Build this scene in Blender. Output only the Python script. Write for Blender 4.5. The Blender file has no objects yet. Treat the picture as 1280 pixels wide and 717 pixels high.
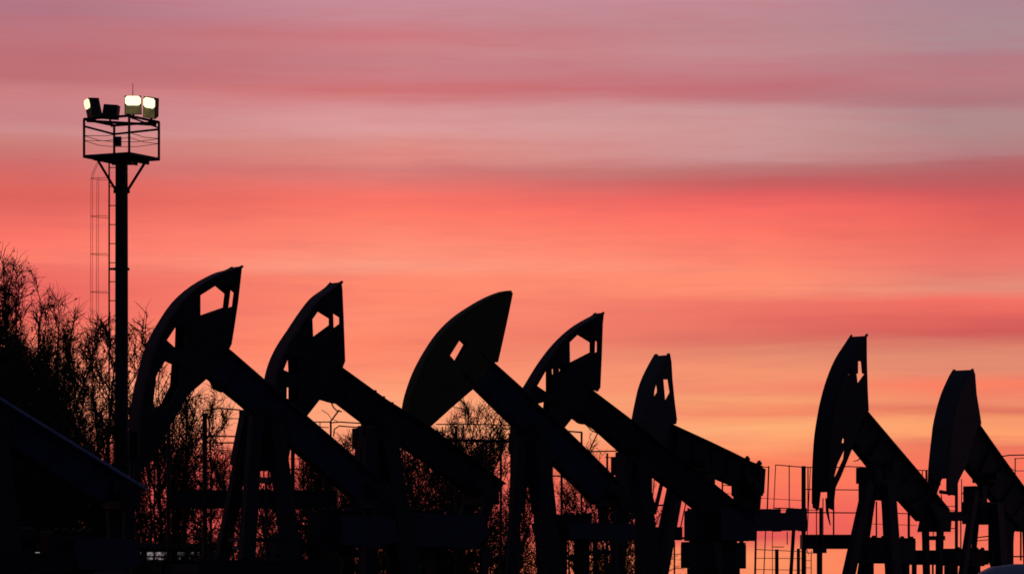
import bpy, math, random
from mathutils import Vector, Matrix
from mathutils.geometry import tessellate_polygon

S = bpy.context.scene
C = S.collection
F = 4480.0            # focal length in photo pixels (1280 wide)
HZ = 749.0            # horizon row (below the frame: the lens is shifted up)
CX = 640.0
CAMZ = 1.5
R = math.radians
PI = math.pi

# ------------------------------------------------------------------ materials
def new_mat(name):
    m = bpy.data.materials.new(name)
    m.use_nodes = True
    nt = m.node_tree
    return m, nt, nt.nodes['Principled BSDF']

def paint(name, base, rust=(0.035, 0.018, 0.010), rough=0.6, scale=3.0, amount=0.35, metallic=0.0):
    """weathered painted steel: base colour, patches of rust and grime, uneven gloss, slight bumps"""
    m, nt, b = new_mat(name)
    N, L = nt.nodes, nt.links
    tc = N.new('ShaderNodeTexCoord')
    n1 = N.new('ShaderNodeTexNoise'); n1.inputs['Scale'].default_value = scale
    n1.inputs['Detail'].default_value = 8; n1.inputs['Roughness'].default_value = 0.7
    L.new(tc.outputs['Object'], n1.inputs['Vector'])
    r1 = N.new('ShaderNodeValToRGB')
    r1.color_ramp.elements[0].position = 0.50; r1.color_ramp.elements[0].color = (0, 0, 0, 1)
    r1.color_ramp.elements[1].position = 0.70; r1.color_ramp.elements[1].color = (amount, amount, amount, 1)
    L.new(n1.outputs['Fac'], r1.inputs['Fac'])
    mx = N.new('ShaderNodeMix'); mx.data_type = 'RGBA'
    mx.inputs['A'].default_value = (*base, 1); mx.inputs['B'].default_value = (*rust, 1)
    L.new(r1.outputs['Color'], mx.inputs['Factor'])
    n2 = N.new('ShaderNodeTexNoise'); n2.inputs['Scale'].default_value = scale * 9
    n2.inputs['Detail'].default_value = 5
    L.new(tc.outputs['Object'], n2.inputs['Vector'])
    mr = N.new('ShaderNodeMapRange')
    mr.inputs['To Min'].default_value = rough - 0.15; mr.inputs['To Max'].default_value = rough + 0.2
    L.new(n2.outputs['Fac'], mr.inputs['Value'])
    bp = N.new('ShaderNodeBump'); bp.inputs['Strength'].default_value = 0.25
    bp.inputs['Distance'].default_value = 0.02
    L.new(n2.outputs['Fac'], bp.inputs['Height'])
    L.new(bp.outputs['Normal'], b.inputs['Normal'])
    L.new(mx.outputs['Result'], b.inputs['Base Color'])
    L.new(mr.outputs['Result'], b.inputs['Roughness'])
    b.inputs['Metallic'].default_value = metallic
    b.inputs['Specular IOR Level'].default_value = 0.3
    return m

M = {}
M['steel'] = paint('dark_steel_paint', (0.020, 0.021, 0.026))
M['navy'] = paint('navy_beam_paint', (0.026, 0.035, 0.066))
M['blue'] = paint('skylit_flange_blue', (0.22, 0.27, 0.46))  # skylight on the beam edge put into the colour, lighter than the navy web
M['olive'] = paint('dirty_yellow_paint', (0.085, 0.070, 0.022), amount=0.6)
M['grey'] = paint('grey_weathered_paint', (0.066, 0.062, 0.058), rust=(0.024, 0.021, 0.019), amount=0.7, scale=2.0)
M['weight'] = paint('counterweight_paint', (0.035, 0.040, 0.062))
M['galv'] = paint('galvanised_steel', (0.060, 0.060, 0.065), rough=0.5, scale=5)
M['pipe'] = paint('railing_paint', (0.028, 0.026, 0.026), rough=0.6)
M['hood'] = paint('floodlight_housing', (0.05, 0.05, 0.045), rough=0.5)
M['van'] = paint('van_body_paint', (0.32, 0.35, 0.43), rust=(0.2, 0.22, 0.28), rough=0.45, amount=0.3, scale=1.2)
M['rubber'] = paint('rubber', (0.015, 0.015, 0.016), rough=0.8)
M['concrete'] = paint('concrete', (0.20, 0.19, 0.18), rust=(0.1, 0.09, 0.08), rough=0.85)
M['bark'] = paint('bark', (0.055, 0.042, 0.034), rust=(0.02, 0.016, 0.013), rough=0.85, scale=6, amount=0.8)
M['siding'] = paint('cabin_siding', (0.10, 0.10, 0.11), rough=0.7)

def leaf_mat():
    m, nt, b = new_mat('dry_leaves')
    N, L = nt.nodes, nt.links
    tc = N.new('ShaderNodeTexCoord')
    n1 = N.new('ShaderNodeTexNoise'); n1.inputs['Scale'].default_value = 2.5
    L.new(tc.outputs['Object'], n1.inputs['Vector'])
    r = N.new('ShaderNodeValToRGB')
    r.color_ramp.elements[0].position = 0.3; r.color_ramp.elements[0].color = (0.045, 0.050, 0.020, 1)
    r.color_ramp.elements[1].position = 0.7; r.color_ramp.elements[1].color = (0.075, 0.055, 0.025, 1)
    L.new(n1.outputs['Fac'], r.inputs['Fac'])
    L.new(r.outputs['Color'], b.inputs['Base Color'])
    b.inputs['Roughness'].default_value = 0.75
    b.inputs['Specular IOR Level'].default_value = 0.15
    return m
M['leaf'] = leaf_mat()

def emit_mat(name, col, strength, noise=None):
    m, nt, b = new_mat(name)
    N, L = nt.nodes, nt.links
    b.inputs['Base Color'].default_value = (0.5, 0.5, 0.5, 1)
    b.inputs['Roughness'].default_value = 0.25
    b.inputs['Emission Color'].default_value = (*col, 1)
    b.inputs['Emission Strength'].default_value = strength
    if noise:
        tc = N.new('ShaderNodeTexCoord')
        n1 = N.new('ShaderNodeTexNoise'); n1.inputs['Scale'].default_value = noise
        L.new(tc.outputs['Object'], n1.inputs['Vector'])
        mr = N.new('ShaderNodeMapRange')
        mr.inputs['From Min'].default_value = 0.3; mr.inputs['From Max'].default_value = 0.7
        mr.inputs['To Min'].default_value = strength * 0.4; mr.inputs['To Max'].default_value = strength
        L.new(n1.outputs['Fac'], mr.inputs['Value'])
        L.new(mr.outputs['Result'], b.inputs['Emission Strength'])
    return m
M['lamp'] = emit_mat('lamp_glass', (1.0, 0.92, 0.50), 1.75)
M['lamp_side'] = emit_mat('lamp_glass_side', (1.0, 0.88, 0.50), 1.35)
M['gear_glow'] = emit_mat('gear_box_lamplight', (0.80, 0.62, 0.16), 0.13, 3.0)  # weak emission that paints yellow lamplight on the gear box, no lamp itself
M['window'] = emit_mat('lit_window', (1.0, 0.84, 0.86), 0.42, 1.5)

def glass_mat():
    m, nt, b = new_mat('dark_glass')
    b.inputs['Base Color'].default_value = (0.02, 0.022, 0.025, 1)
    b.inputs['Roughness'].default_value = 0.12
    return m
M['glass'] = glass_mat()

def ground_mat():
    m, nt, b = new_mat('bare_soil')
    N, L = nt.nodes, nt.links
    tc = N.new('ShaderNodeTexCoord')
    n1 = N.new('ShaderNodeTexNoise'); n1.inputs['Scale'].default_value = 0.15; n1.inputs['Detail'].default_value = 10
    n2 = N.new('ShaderNodeTexNoise'); n2.inputs['Scale'].default_value = 6; n2.inputs['Detail'].default_value = 8
    L.new(tc.outputs['Object'], n1.inputs['Vector']); L.new(tc.outputs['Object'], n2.inputs['Vector'])
    r = N.new('ShaderNodeValToRGB')
    r.color_ramp.elements[0].position = 0.35; r.color_ramp.elements[0].color = (0.055, 0.045, 0.035, 1)
    r.color_ramp.elements[1].position = 0.7; r.color_ramp.elements[1].color = (0.12, 0.105, 0.085, 1)
    L.new(n1.outputs['Fac'], r.inputs['Fac']); L.new(r.outputs['Color'], b.inputs['Base Color'])
    bp = N.new('ShaderNodeBump'); bp.inputs['Strength'].default_value = 0.6; bp.inputs['Distance'].default_value = 0.05
    L.new(n2.outputs['Fac'], bp.inputs['Height']); L.new(bp.outputs['Normal'], b.inputs['Normal'])
    b.inputs['Roughness'].default_value = 0.95
    return m
M['soil'] = ground_mat()

# ------------------------------------------------------------------ mesh builder
class MB:
    def __init__(self):
        self.v = []; self.f = []
    def add(self, vs, fs):
        o = len(self.v)
        self.v += [tuple(p) for p in vs]
        self.f += [tuple(i + o for i in f) for f in fs]
    def prism(self, outer, holes, v0, v1, frame=None):
        """polygon (u,z) with holes, extruded along local y from v0 to v1"""
        loops = [outer] + list(holes or [])
        flat = [p for l in loops for p in l]
        tris = tessellate_polygon([[Vector((p[0], p[1], 0)) for p in l] for l in loops])
        n = len(flat)
        vs = [(p[0], v0, p[1]) for p in flat] + [(p[0], v1, p[1]) for p in flat]
        fs = []
        for t in tris:
            fs.append((t[0], t[1], t[2])); fs.append((t[2] + n, t[1] + n, t[0] + n))
        o = 0
        for l in loops:
            k = len(l)
            for i in range(k):
                a = o + i; b = o + (i + 1) % k
                fs.append((a, b, b + n, a + n))
            o += k
        self.add(vs, fs)
    def strip(self, pts, v0, v1, th):
        """plate following a polyline in the (u,z) plane, th thick to the left-hand normal"""
        k = len(pts); ns = []
        for i in range(k):
            a = pts[max(i - 1, 0)]; b = pts[min(i + 1, k - 1)]
            d = Vector((b[0] - a[0], b[1] - a[1]))
            d = d.normalized() if d.length > 1e-9 else Vector((1, 0))
            ns.append((-d.y * th, d.x * th))
        poly = [tuple(p) for p in pts] + [(pts[i][0] + ns[i][0], pts[i][1] + ns[i][1]) for i in range(k - 1, -1, -1)]
        vs = [(p[0], v0, p[1]) for p in poly] + [(p[0], v1, p[1]) for p in poly]
        n = len(poly); fs = []
        for i in range(k - 1):
            j = n - 1 - i
            fs.append((i, i + 1, j - 1, j)); fs.append((j + n, j - 1 + n, i + 1 + n, i + n))
        for i in range(n):
            a = i; b = (i + 1) % n
            fs.append((a, b, b + n, a + n))
        self.add(vs, fs)
    def box(self, c, s):
        x, y, z = c; a, b, d = s[0] / 2, s[1] / 2, s[2] / 2
        vs = [(x + i * a, y + j * b, z + k * d) for k in (-1, 1) for j in (-1, 1) for i in (-1, 1)]
        self.add(vs, [(0, 2, 3, 1), (4, 5, 7, 6), (0, 1, 5, 4), (2, 6, 7, 3), (0, 4, 6, 2), (1, 3, 7, 5)])
    def bar(self, p0, p1, w, h, w1=None, h1=None):
        p0 = Vector(p0); p1 = Vector(p1)
        d = (p1 - p0)
        if d.length < 1e-6: return
        d.normalize()
        up = Vector((0, 1, 0)) if abs(d.y) < 0.9 else Vector((0, 0, 1))
        a = d.cross(up).normalized(); b = a.cross(d).normalized()
        w1 = w if w1 is None else w1; h1 = h if h1 is None else h1
        vs = []
        for p, ww, hh in ((p0, w, h), (p1, w1, h1)):
            for i, j in ((-1, -1), (1, -1), (1, 1), (-1, 1)):
                vs.append(p + a * (i * ww / 2) + b * (j * hh / 2))
        self.add(vs, [(3, 2, 1, 0), (4, 5, 6, 7), (0, 1, 5, 4), (1, 2, 6, 5), (2, 3, 7, 6), (3, 0, 4, 7)])
    def tube(self, pts, r, n=8, r1=None, caps=True):
        pts = [Vector(p) for p in pts]; k = len(pts)
        r1 = r if r1 is None else r1
        vs = []; a = None
        for i in range(k):
            d = pts[min(i + 1, k - 1)] - pts[max(i - 1, 0)]
            d = d.normalized() if d.length > 1e-9 else Vector((0, 0, 1))
            if a is None:
                up = Vector((0, 0, 1)) if abs(d.z) < 0.9 else Vector((1, 0, 0))
                a = d.cross(up).normalized()
            else:
                a = (a - d * a.dot(d)).normalized()
            b = d.cross(a)
            rr = r + (r1 - r) * i / max(k - 1, 1)
            for j in range(n):
                t = 2 * PI * j / n
                vs.append(pts[i] + a * (math.cos(t) * rr) + b * (math.sin(t) * rr))
        fs = []
        for i in range(k - 1):
            for j in range(n):
                fs.append((i * n + j, i * n + (j + 1) % n, (i + 1) * n + (j + 1) % n, (i + 1) * n + j))
        if caps:
            fs.append(tuple(range(n - 1, -1, -1))); fs.append(tuple((k - 1) * n + j for j in range(n)))
        self.add(vs, fs)
    def disc(self, c, r, w, n=20):
        """short cylinder along local y"""
        self.tube([(c[0], c[1] - w / 2, c[2]), (c[0], c[1] + w / 2, c[2])], r, n)
    def build(self, name, mat, parent=None, bevel=0.0, smooth=False):
        me = bpy.data.meshes.new(name)
        me.from_pydata(self.v, [], self.f)
        me.update()
        me.materials.append(mat)
        o = bpy.data.objects.new(name, me)
        C.objects.link(o)
        if parent is not None: o.parent = parent
        if smooth:
            me.polygons.foreach_set('use_smooth', [True] * len(me.polygons))
        if bevel:
            bv = o.modifiers.new('edge', 'BEVEL'); bv.width = bevel; bv.segments = 1; bv.limit_method = 'ANGLE'
        return o

def tag(o, label=None, cat=None, group=None, kind=None):
    if label: o['label'] = label
    if cat: o['category'] = cat
    if group: o['group'] = group
    if kind: o['kind'] = kind
    return o

def empty(name, loc, rz=0.0):
    o = bpy.data.objects.new(name, None)
    o.empty_display_size = 0.3
    C.objects.link(o)
    o.location = loc; o.rotation_euler = (0, 0, rz)
    return o

def at(px, py, Y):
    return Vector(((px - CX) / F * Y, Y, CAMZ + (HZ - py) / F * Y))

# ------------------------------------------------------------------ pump jack
class Frame:
    """vertical plane through the jack's axis: local x = head -> tail, local y = away from the camera side"""
    def __init__(self, px, Y, yaw):
        self.X0 = (px - CX) / F * Y; self.Y0 = Y; self.yaw = yaw
        self.a = (math.cos(yaw), math.sin(yaw)); self.n = (math.sin(yaw), -math.cos(yaw))
    def L(self, px, py, off=0.0):
        dx = (px - CX) / F; dz = (HZ - py) / F
        n = self.n
        s = (off + self.X0 * n[0] + self.Y0 * n[1]) / (dx * n[0] + n[1])
        ux = s * dx - self.X0; uy = s - self.Y0
        return (ux * self.a[0] + uy * self.a[1], CAMZ + s * dz)
    def P(self, px, py, off=0.0):
        u, z = self.L(px, py, off)
        return (u, -off, z)
    def ppm(self): return F / self.Y0

GROUP = 'pump jacks standing in a row'

def rot2(p, c, ang):
    x, z = p[0] - c[0], p[1] - c[1]
    return (c[0] + x * math.cos(ang) - z * math.sin(ang), c[1] + x * math.sin(ang) + z * math.cos(ang))

def hull(pts):
    pts = sorted(set((round(p[0], 5), round(p[1], 5)) for p in pts))
    def half(ps):
        o = []
        for p in ps:
            while len(o) >= 2 and (o[-1][0] - o[-2][0]) * (p[1] - o[-2][1]) - (o[-1][1] - o[-2][1]) * (p[0] - o[-2][0]) <= 0: o.pop()
            o.append(p)
        return o
    a = half(pts); b = half(pts[::-1])
    return a[:-1] + b[:-1]

def lerp(a, b, t): return tuple(a[i] + (b[i] - a[i]) * t for i in range(len(a)))

def smooth_arc(pts, n=3):
    """Catmull-Rom through traced points"""
    out = []
    k = len(pts)
    for i in range(k - 1):
        p0 = pts[max(i - 1, 0)]; p1 = pts[i]; p2 = pts[i + 1]; p3 = pts[min(i + 2, k - 1)]
        for j in range(n):
            t = j / n
            out.append(tuple(0.5 * (2 * p1[c] + (p2[c] - p0[c]) * t + (2 * p0[c] - 5 * p1[c] + 4 * p2[c] - p3[c]) * t * t
                                    + (3 * p1[c] - p0[c] - 3 * p2[c] + p3[c]) * t ** 3) for c in (0, 1)))
    out.append(tuple(pts[-1]))
    return out

def pump_jack(D, label):
    fr = Frame(D['pivot'][0], D['Y'], R(D['yaw']))
    view_az = math.atan((D['pivot'][0] - CX) / F)
    T = D['d'] / (fr.ppm() * math.sin(R(D['yaw']) + view_az) / math.cos(view_az))
    h = T / 2
    loc = (fr.X0, fr.Y0, 0)
    pv = fr.L(*D['pivot'])
    ang = D.get('rot', 0.0)
    sh = (0.0, 0.0)
    if 'place' in D:                       # same machine as another, caught at another point of its stroke
        src = D['like']; f2 = Frame(src['pivot'][0], src['Y'], R(src['yaw']))
        pv = f2.L(*src['pivot'])
        D = {**src, **{k: D[k] for k in D if k not in ('like',)}}
        tail = rot2(f2.L(*src['upper'][-1]), pv, ang)
        tx, ty, Y = D['place']
        yaw = R(D['yaw']); ca, sa = math.cos(yaw), math.sin(yaw)
        Yt = Y + tail[0] * sa
        loc = ((tx - CX) / F * Yt - tail[0] * ca, Y, 0)
        sh = (0.0, CAMZ + (HZ - ty) / F * Yt - tail[1])
        lf = f2
    else:
        lf = fr
    def U(px, py, off=0.0):
        p = rot2(lf.L(px, py, off), pv, ang)
        return (p[0] + sh[0], p[1] + sh[1])
    pv2 = (pv[0] + sh[0], pv[1] + sh[1])
    root = empty('pump_jack', loc, R(D['yaw']))
    tag(root, label, 'pump jack', GROUP)
    hm = M[D.get('head_mat', 'steel')]; bm_ = M[D.get('beam_mat', 'navy')]; st = M['steel']
    # ---- horse head: curved track plate + stiffeners, a cheek plate on each side
    arc = smooth_arc([U(x, y, -h) for x, y in D['arc']])
    back = [U(x, y, s * h) for x, y, s in D['back']]
    outer = arc + back
    holes = []
    for hl in D['holes']:
        if all(q[2] == 1 for q in hl): holes.append([U(x, y, h) for x, y, _ in hl])
        else: holes.append(hull([U(x, y, e * h) for x, y, _ in hl for e in (-1, 1)]))
    hd = MB()
    na = int(len(arc) * D.get('track_to', 0.93))
    hd.strip(arc[D.get('track_from', 1):na], -h + 0.026, h - 0.026, 0.03)
    for fpos in D.get('ribs', ()):
        i = int(fpos * len(arc)); p = arc[i]; q = lerp(p, pv2, 0.07)
        hd.bar((p[0], -h + 0.03, p[1]), (p[0], h - 0.03, p[1]), 0.1, 0.05)
    head = hd.build('horse_head', hm, root, 0.004)
    for sgn in (-1, 1):
        cp = MB(); cp.prism(outer, holes, sgn * h - 0.022, sgn * h + 0.022)
        # flange welded round the edge of the cheek plate
        cp.strip(arc[:-1], sgn * h - 0.05 if sgn < 0 else sgn * h + 0.024, sgn * h - 0.024 if sgn < 0 else sgn * h + 0.05, 0.05)
        cp.build('cheek_plate', hm, head)
    # ---- walking beam: I section
    up = [U(x, y) for x, y in D['upper']]; lo = [U(x, y) for x, y in D['lower']]
    wb = MB()
    W = D.get('bw', 0.32)
    wb.prism(up + lo[::-1], None, -0.05, 0.05)
    fl = MB() if 'place' in D else wb
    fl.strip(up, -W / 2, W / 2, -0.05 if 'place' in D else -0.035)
    wb.strip(lo, -W / 2, W / 2, 0.035)
    for k in range(1, 6):                                     # web stiffeners
        t = k / 6
        a = lerp(up[0], up[-1], t); b = lerp(lo[0], lo[-1], t)
        a = lerp(a, b, 0.12); b = lerp(b, a, 0.12)
        wb.bar((a[0], 0, a[1]), (b[0], 0, b[1]), 0.025, W * 0.9)
    beam = wb.build('walking_beam', M['navy'] if 'place' in D else bm_, root, 0.004)
    if 'place' in D: fl.build('flange', bm_, beam, 0.004)  # flange in a lighter blue, painting the sky's light along the edge
    nk = MB()                                                 # hinge block between beam and head
    a = lerp(up[0], lo[0], 0.5); b = lerp(up[-1], lo[-1], 0.5)
    dv = Vector((b[0] - a[0], b[1] - a[1])).normalized()
    dep = (Vector(up[0]) - Vector(lo[0])).length
    c0 = (a[0] - dv.x * 0.35, a[1] - dv.y * 0.35); c1 = (a[0] + dv.x * 0.25, a[1] + dv.y * 0.25)
    nk.bar((c0[0], 0, c0[1]), (c1[0], 0, c1[1]), dep * 0.8, T - 0.06)
    nk.build('head_hinge', st, beam, 0.01)
    # ---- saddle bearing and samson post
    lo_mid = None
    sb = MB()
    pz = pv2[1] - 0.30
    for x, y, w, hh in D.get('bearing', []):
        u, z = U(x, y) if 'place' not in D else (pv2[0], pz)
        sb.box((u, 0, z), (w, 0.75, hh))
    sb.box((pv2[0], 0, pz - 0.12), (0.62, 0.7, 0.2))
    sb.tube([(pv2[0], -0.48, pz + 0.02), (pv2[0], 0.48, pz + 0.02)], 0.13, 12)
    sb.build('saddle_bearing', st, root, 0.01)
    zb = D['base']
    if 'legs' in D:
        tops = []
        for x0, y0, x1, y1, o0, o1, w in D['legs']:
            u0, z0 = U(x0, y0, o0) if 'place' not in D else (lf.L(x0, y0, o0)[0], lf.L(x0, y0, o0)[1] + sh[1])
            u1, z1 = lf.L(x1, y1, o1)
            if 'place' in D: z1 += sh[1]
            k = (zb - z0) / (z1 - z0)
            p0 = (u0, -o0, z0); p1 = lerp((u0, -o0, z0), (u1, -o1, z1), k)
            lg = MB(); wm = w / lf.ppm() * 0.85
            lg.bar(p0, p1, wm * 0.95, wm * 0.6, wm * 1.15, wm * 0.65)
            lg.build('post_leg', st, root, 0.006)
            tops.append((p0, p1))
        cb = MB()
        for t in (0.86,):
            pts = [lerp(a_, b_, t) for a_, b_ in tops]
            for i in range(len(pts) - 1):
                cb.bar(pts[i], pts[i + 1], 0.09, 0.09)
        cb.build('post_brace', st, root)
    if 'gusset' in D:
        gs = MB(); gw_ = D.get('gw', 0.3)
        gs.prism([(lf.L(x, y)[0], lf.L(x, y)[1] + sh[1]) for x, y in D['gusset']], None, -gw_ / 2, gw_ / 2)
        gs.build('post_gusset', st, root, 0.01)
    # ---- tail: equaliser, pitmans, cranks with counterweights
    tl = lerp(up[-1], lo[-1], 0.55)
    eqx = D.get('eq', None)
    tu, tz = (U(*eqx) if eqx else tl)
    eq = MB()
    cwo = D.get('cw', 0.98)
    eq.box((tu, 0, tz - 0.05), (0.42, 1.78 * cwo, 0.40))
    eq.box((tu - 0.05, 0, tz + 0.18), (0.5, 0.5, 0.3))
    eq.build('equaliser', st, root, 0.015)
    sl = D['slab']                                     # counterweight slab traced on the near side
    def Q(x, y, o):
        p = lf.L(x, y, o)
        return (p[0], p[1] + sh[1])
    for sgn in (1, -1):
        off = cwo * sgn
        pts = [Q(x, y, cwo) for x, y in sl]
        us = [p[0] for p in pts]; zs = [p[1] for p in pts]
        zc = sum(zs) / len(zs)
        cw = MB(); cw.prism(pts, None, -off - 0.16, -off + 0.16)
        cr = MB()
        cr.box(((min(us) + max(us)) / 2, -off + 0.22 * sgn, zc), (max(us) - min(us) + 0.3, 0.11, 0.30))
        crank = cr.build('crank', st, root, 0.01)
        cw.build('counterweight', M['weight'], crank, 0.02)
        pm = MB()
        pin = lerp((tu, tz), (min(max(tu, min(us)), max(us)), zc), 1.0)
        pm.bar((tu, -0.8 * cwo * sgn, tz - 0.05), (pin[0], -0.62 * cwo * sgn, pin[1]), 0.24, 0.14)
        pm.tube([(pin[0], -0.55 * cwo * sgn, pin[1]), (pin[0], -0.95 * cwo * sgn, pin[1])], 0.12, 10)
        pm.build('pitman_arm', st, root, 0.008)
    gb = MB()
    gu, gz, gw, gh = D['gear'] if 'place' not in D else D['gear']
    if D.get('gear_px'):
        x0, y0, x1, y1 = D['gear_px']
        a = Q(x0, y0, 0.4); b = Q(x1, y1, 0.4)
        gu, gz, gw, gh = (a[0] + b[0]) / 2, (a[1] + b[1]) / 2, abs(b[0] - a[0]), abs(a[1] - b[1])
    gb.box((gu, 0, gz), (gw, 0.5, gh))
    gb.box((gu, 0, gz + gh / 2 + 0.03), (gw * 0.96, 0.56, 0.06))
    for k in range(5):
        gb.disc((gu - gw * 0.38 + k * gw * 0.19, -0.3, gz + gh / 2 + 0.07), 0.05, 0.12, 8)
    gb.disc((gu, 0, gz), gh * 0.32, 0.8, 18)
    gb.build('gearbox', st, root, 0.015)
    # ---- base skid, pedestal
    u0, u1 = D['skid']
    sk = MB()
    for v in (-0.75, 0.75):
        sk.box(((u0 + u1) / 2, v, zb - 0.02), (u1 - u0, 0.22, 0.04))
        sk.box(((u0 + u1) / 2, v, zb - 0.2), (u1 - u0, 0.05, 0.32))
        sk.box(((u0 + u1) / 2, v, zb - 0.38), (u1 - u0, 0.22, 0.04))
    n = 5
    for k in range(n):
        sk.box((u0 + 0.15 + (u1 - u0 - 0.3) * k / (n - 1), 0, zb - 0.2), (0.16, 1.44, 0.2))
    sk.build('base_skid', st, root)
    for du in (-0.36, 0.36):
        gp = MB(); gp.box((gu + gw * du, 0, (zb + gz - gh / 2) / 2), (0.2, 0.4, max(0.05, gz - gh / 2 - zb - 0.006))); gp.build('gearbox_stand', st, root)
    for k in range(4):
        for v in (-0.75, 0.75):
            pl = MB(); u = u0 + 0.35 + (u1 - u0 - 0.7) * k / 3
            pl.tube([(u, v, 0.0), (u, v, zb - 0.405)], 0.12, 10)
            pl.build('pedestal_pile', st, root)
    mo = MB()
    mu = u1 - 0.7
    mo.tube([(mu - 0.35, 0.35, zb + 0.32), (mu + 0.35, 0.35, zb + 0.32)], 0.24, 14)
    mo.box((mu, 0.35, zb + 0.05), (0.6, 0.5, 0.1))
    mo.build('motor', st, root)
    # ---- bridle: two ropes, carrier bar, polished rod
    ub = min(p[0] for p in arc) - 0.03
    zl = min(arc, key=lambda p: p[0])[1]
    br = MB()
    for v in (-h * 0.45, h * 0.45):
        br.tube([(ub, v, zl), (ub, v, max(zb + 0.5, zl - 1.6))], 0.018, 6)
    zc = max(zb + 0.5, zl - 1.6)
    br.box((ub, 0, zc), (0.12, h * 1.6, 0.14))
    br.tube([(ub, 0, zc), (ub, 0, 0.8)], D.get('rod', 0.03), 8)
    br.build('polished_rod', M['galv'], root)
    root['_u'] = 0.0; del root['_u']
    return root, lf

J = {}
J[1] = dict(Y=80, pivot=(328, 502), yaw=38, d=11.5,
    arc=[(290.5, 333), (282, 337.5), (267, 342), (240, 357), (216, 378), (197, 406), (183, 433), (173, 468), (166, 500), (162, 540), (161, 575)],
    back=[(166, 593, 0), (189, 570, 0), (208, 539, 1), (220, 519, 1), (234, 494, 1), (257, 474, 1), (272, 462, 1), (280, 436, 1), (286, 436, 1), (289, 430, 1), (293, 405, 1), (297, 378, 1), (300, 352, 1), (302, 333, 1)],
    holes=[[(250, 369, 1), (269, 357, 0), (281, 367, -1), (279, 384, -1), (250, 394, 1)],
           [(208, 425, 1), (220, 407, -1), (219, 435, -1)],
           [(195, 468, 1), (206, 451, 0), (215, 455, -1), (213, 482, -1), (201, 506, 0), (190, 512, 1)]],
    upper=[(262, 422), (285, 439), (330, 478), (391, 530), (486, 611)], lower=[(245, 458), (271, 480), (300, 503), (358, 553), (440, 622)],
    legs=[(311, 520, 277, 700, -0.45, -0.75, 18), (320, 520, 307, 717, 0.45, 0.75, 20), (344, 530, 366, 717, 0.45, 0.8, 24), (348, 535, 364, 717, -0.45, -0.75, 14)],
    bearing=[(328, 530, 0.7, 0.4)], gusset=[(304, 512), (298, 540), (290, 580), (318, 588), (330, 588), (334, 584), (352, 600), (360, 560), (354, 515)], gw=0.2, slab=[(422, 645), (488, 648), (492, 674), (470, 682), (424, 680)], gear_px=(404, 640, 450, 690), cw=0.45, gear=(0, 0, 0, 0),
    skid=(-2.2, 1.6), base=2.38, eq=(470, 622))
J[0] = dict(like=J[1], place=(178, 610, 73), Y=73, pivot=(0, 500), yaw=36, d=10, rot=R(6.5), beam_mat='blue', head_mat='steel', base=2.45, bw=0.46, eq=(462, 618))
J[2] = dict(Y=86, pivot=(470, 515), yaw=36, d=13,
    arc=[(413.5, 352.5), (408.5, 358), (402, 363), (388, 373.5), (373, 393), (360, 412.5), (346.5, 433), (336.7, 454), (331, 476.6), (328, 505), (328, 535), (330, 552)],
    back=[(336, 566, 0), (350, 556, 0), (366, 538, 1), (383, 520, 1), (401, 497, 1), (412, 480, 1), (419, 457, 1), (428, 459, 1), (431, 451, 1), (429, 396, 1), (427.5, 362, 1), (426.8, 355, 1)],
    holes=[[(397, 389, 0), (411.4, 398, -1), (411.4, 406, -1), (391, 421, 1), (390, 399, 1)],
           [(354, 462, 1), (360, 447, 0), (361, 465, -1)], [(358, 484, 1), (361, 484, -1), (361, 502, -1), (357.6, 502, 1)]],
    upper=[(405, 447), (419, 456), (480, 500), (534, 533), (604, 586), (628, 604)], lower=[(385, 478), (416, 498), (458, 530), (525, 571), (567, 603), (610, 634)],
    legs=[(455, 545, 432, 717, -0.45, -0.75, 16), (462, 545, 462, 717, 0.45, 0.7, 20), (484, 545, 514, 717, 0.45, 0.8, 24), (480, 550, 492, 717, -0.45, -0.75, 16)],
    bearing=[(470, 548, 0.9, 0.5)], gusset=[(450, 535), (446, 580), (441, 660), (506, 660), (502, 600), (496, 560), (494, 540)], gw=0.25, slab=[(520, 641), (600, 645), (604, 668), (590, 684), (512, 682), (509, 655)], gear_px=(515, 640, 560, 688), cw=0.6, gear=(0, 0, 0, 0),
    skid=(-2.4, 4.6), base=1.5, eq=(600, 618), head_mat='steel', beam_mat='steel')
J[3] = dict(Y=92, pivot=(660, 522), yaw=39, d=6, head_mat='olive', beam_mat='navy',
    arc=[(632, 363.5), (623.5, 365), (606, 372), (585.4, 383.7), (565, 398), (547, 416), (532.7, 436.4), (519.5, 460), (510.7, 482), (505, 502), (503, 520), (503, 545)],
    back=[(510, 557, 0), (535.6, 535, 1), (562, 511, 1), (591, 486, 1), (604, 470, 1), (614.7, 453, 1), (622, 452.5, 1), (628, 426, 1), (635, 394, 1), (640.5, 366.7, 1)],
    holes=[[(574, 425, 0), (579.6, 430.5, -1), (568, 451, 0), (562, 444, 1)]],
    upper=[(600, 441), (615, 455), (653, 489), (669, 506), (704, 537), (748, 580), (780, 612)], lower=[(575, 466), (596, 486), (638, 527), (690, 577), (728, 614), (745, 630)],
    legs=[(646, 545, 640, 717, -0.45, -0.75, 14), (651, 545, 638, 717, 0.5, 0.7, 15), (674, 550, 690, 717, 0.5, 0.8, 26), (668, 560, 680, 717, -0.45, -0.7, 16)],
    bearing=[(660, 553, 0.7, 0.5)], gusset=[(641, 532), (641, 640), (653, 640), (655, 612), (659, 598), (664, 612), (668, 640), (686, 640), (682, 600), (676, 565), (674, 545)], gw=0.2, slab=[(703, 653), (786, 655), (788, 671), (775, 675), (708, 672)], gear_px=(706, 645, 745, 672), cw=0.55, gear=(0, 0, 0, 0),
    skid=(-2.4, 4.4), base=1.45, eq=(766, 622))
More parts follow.
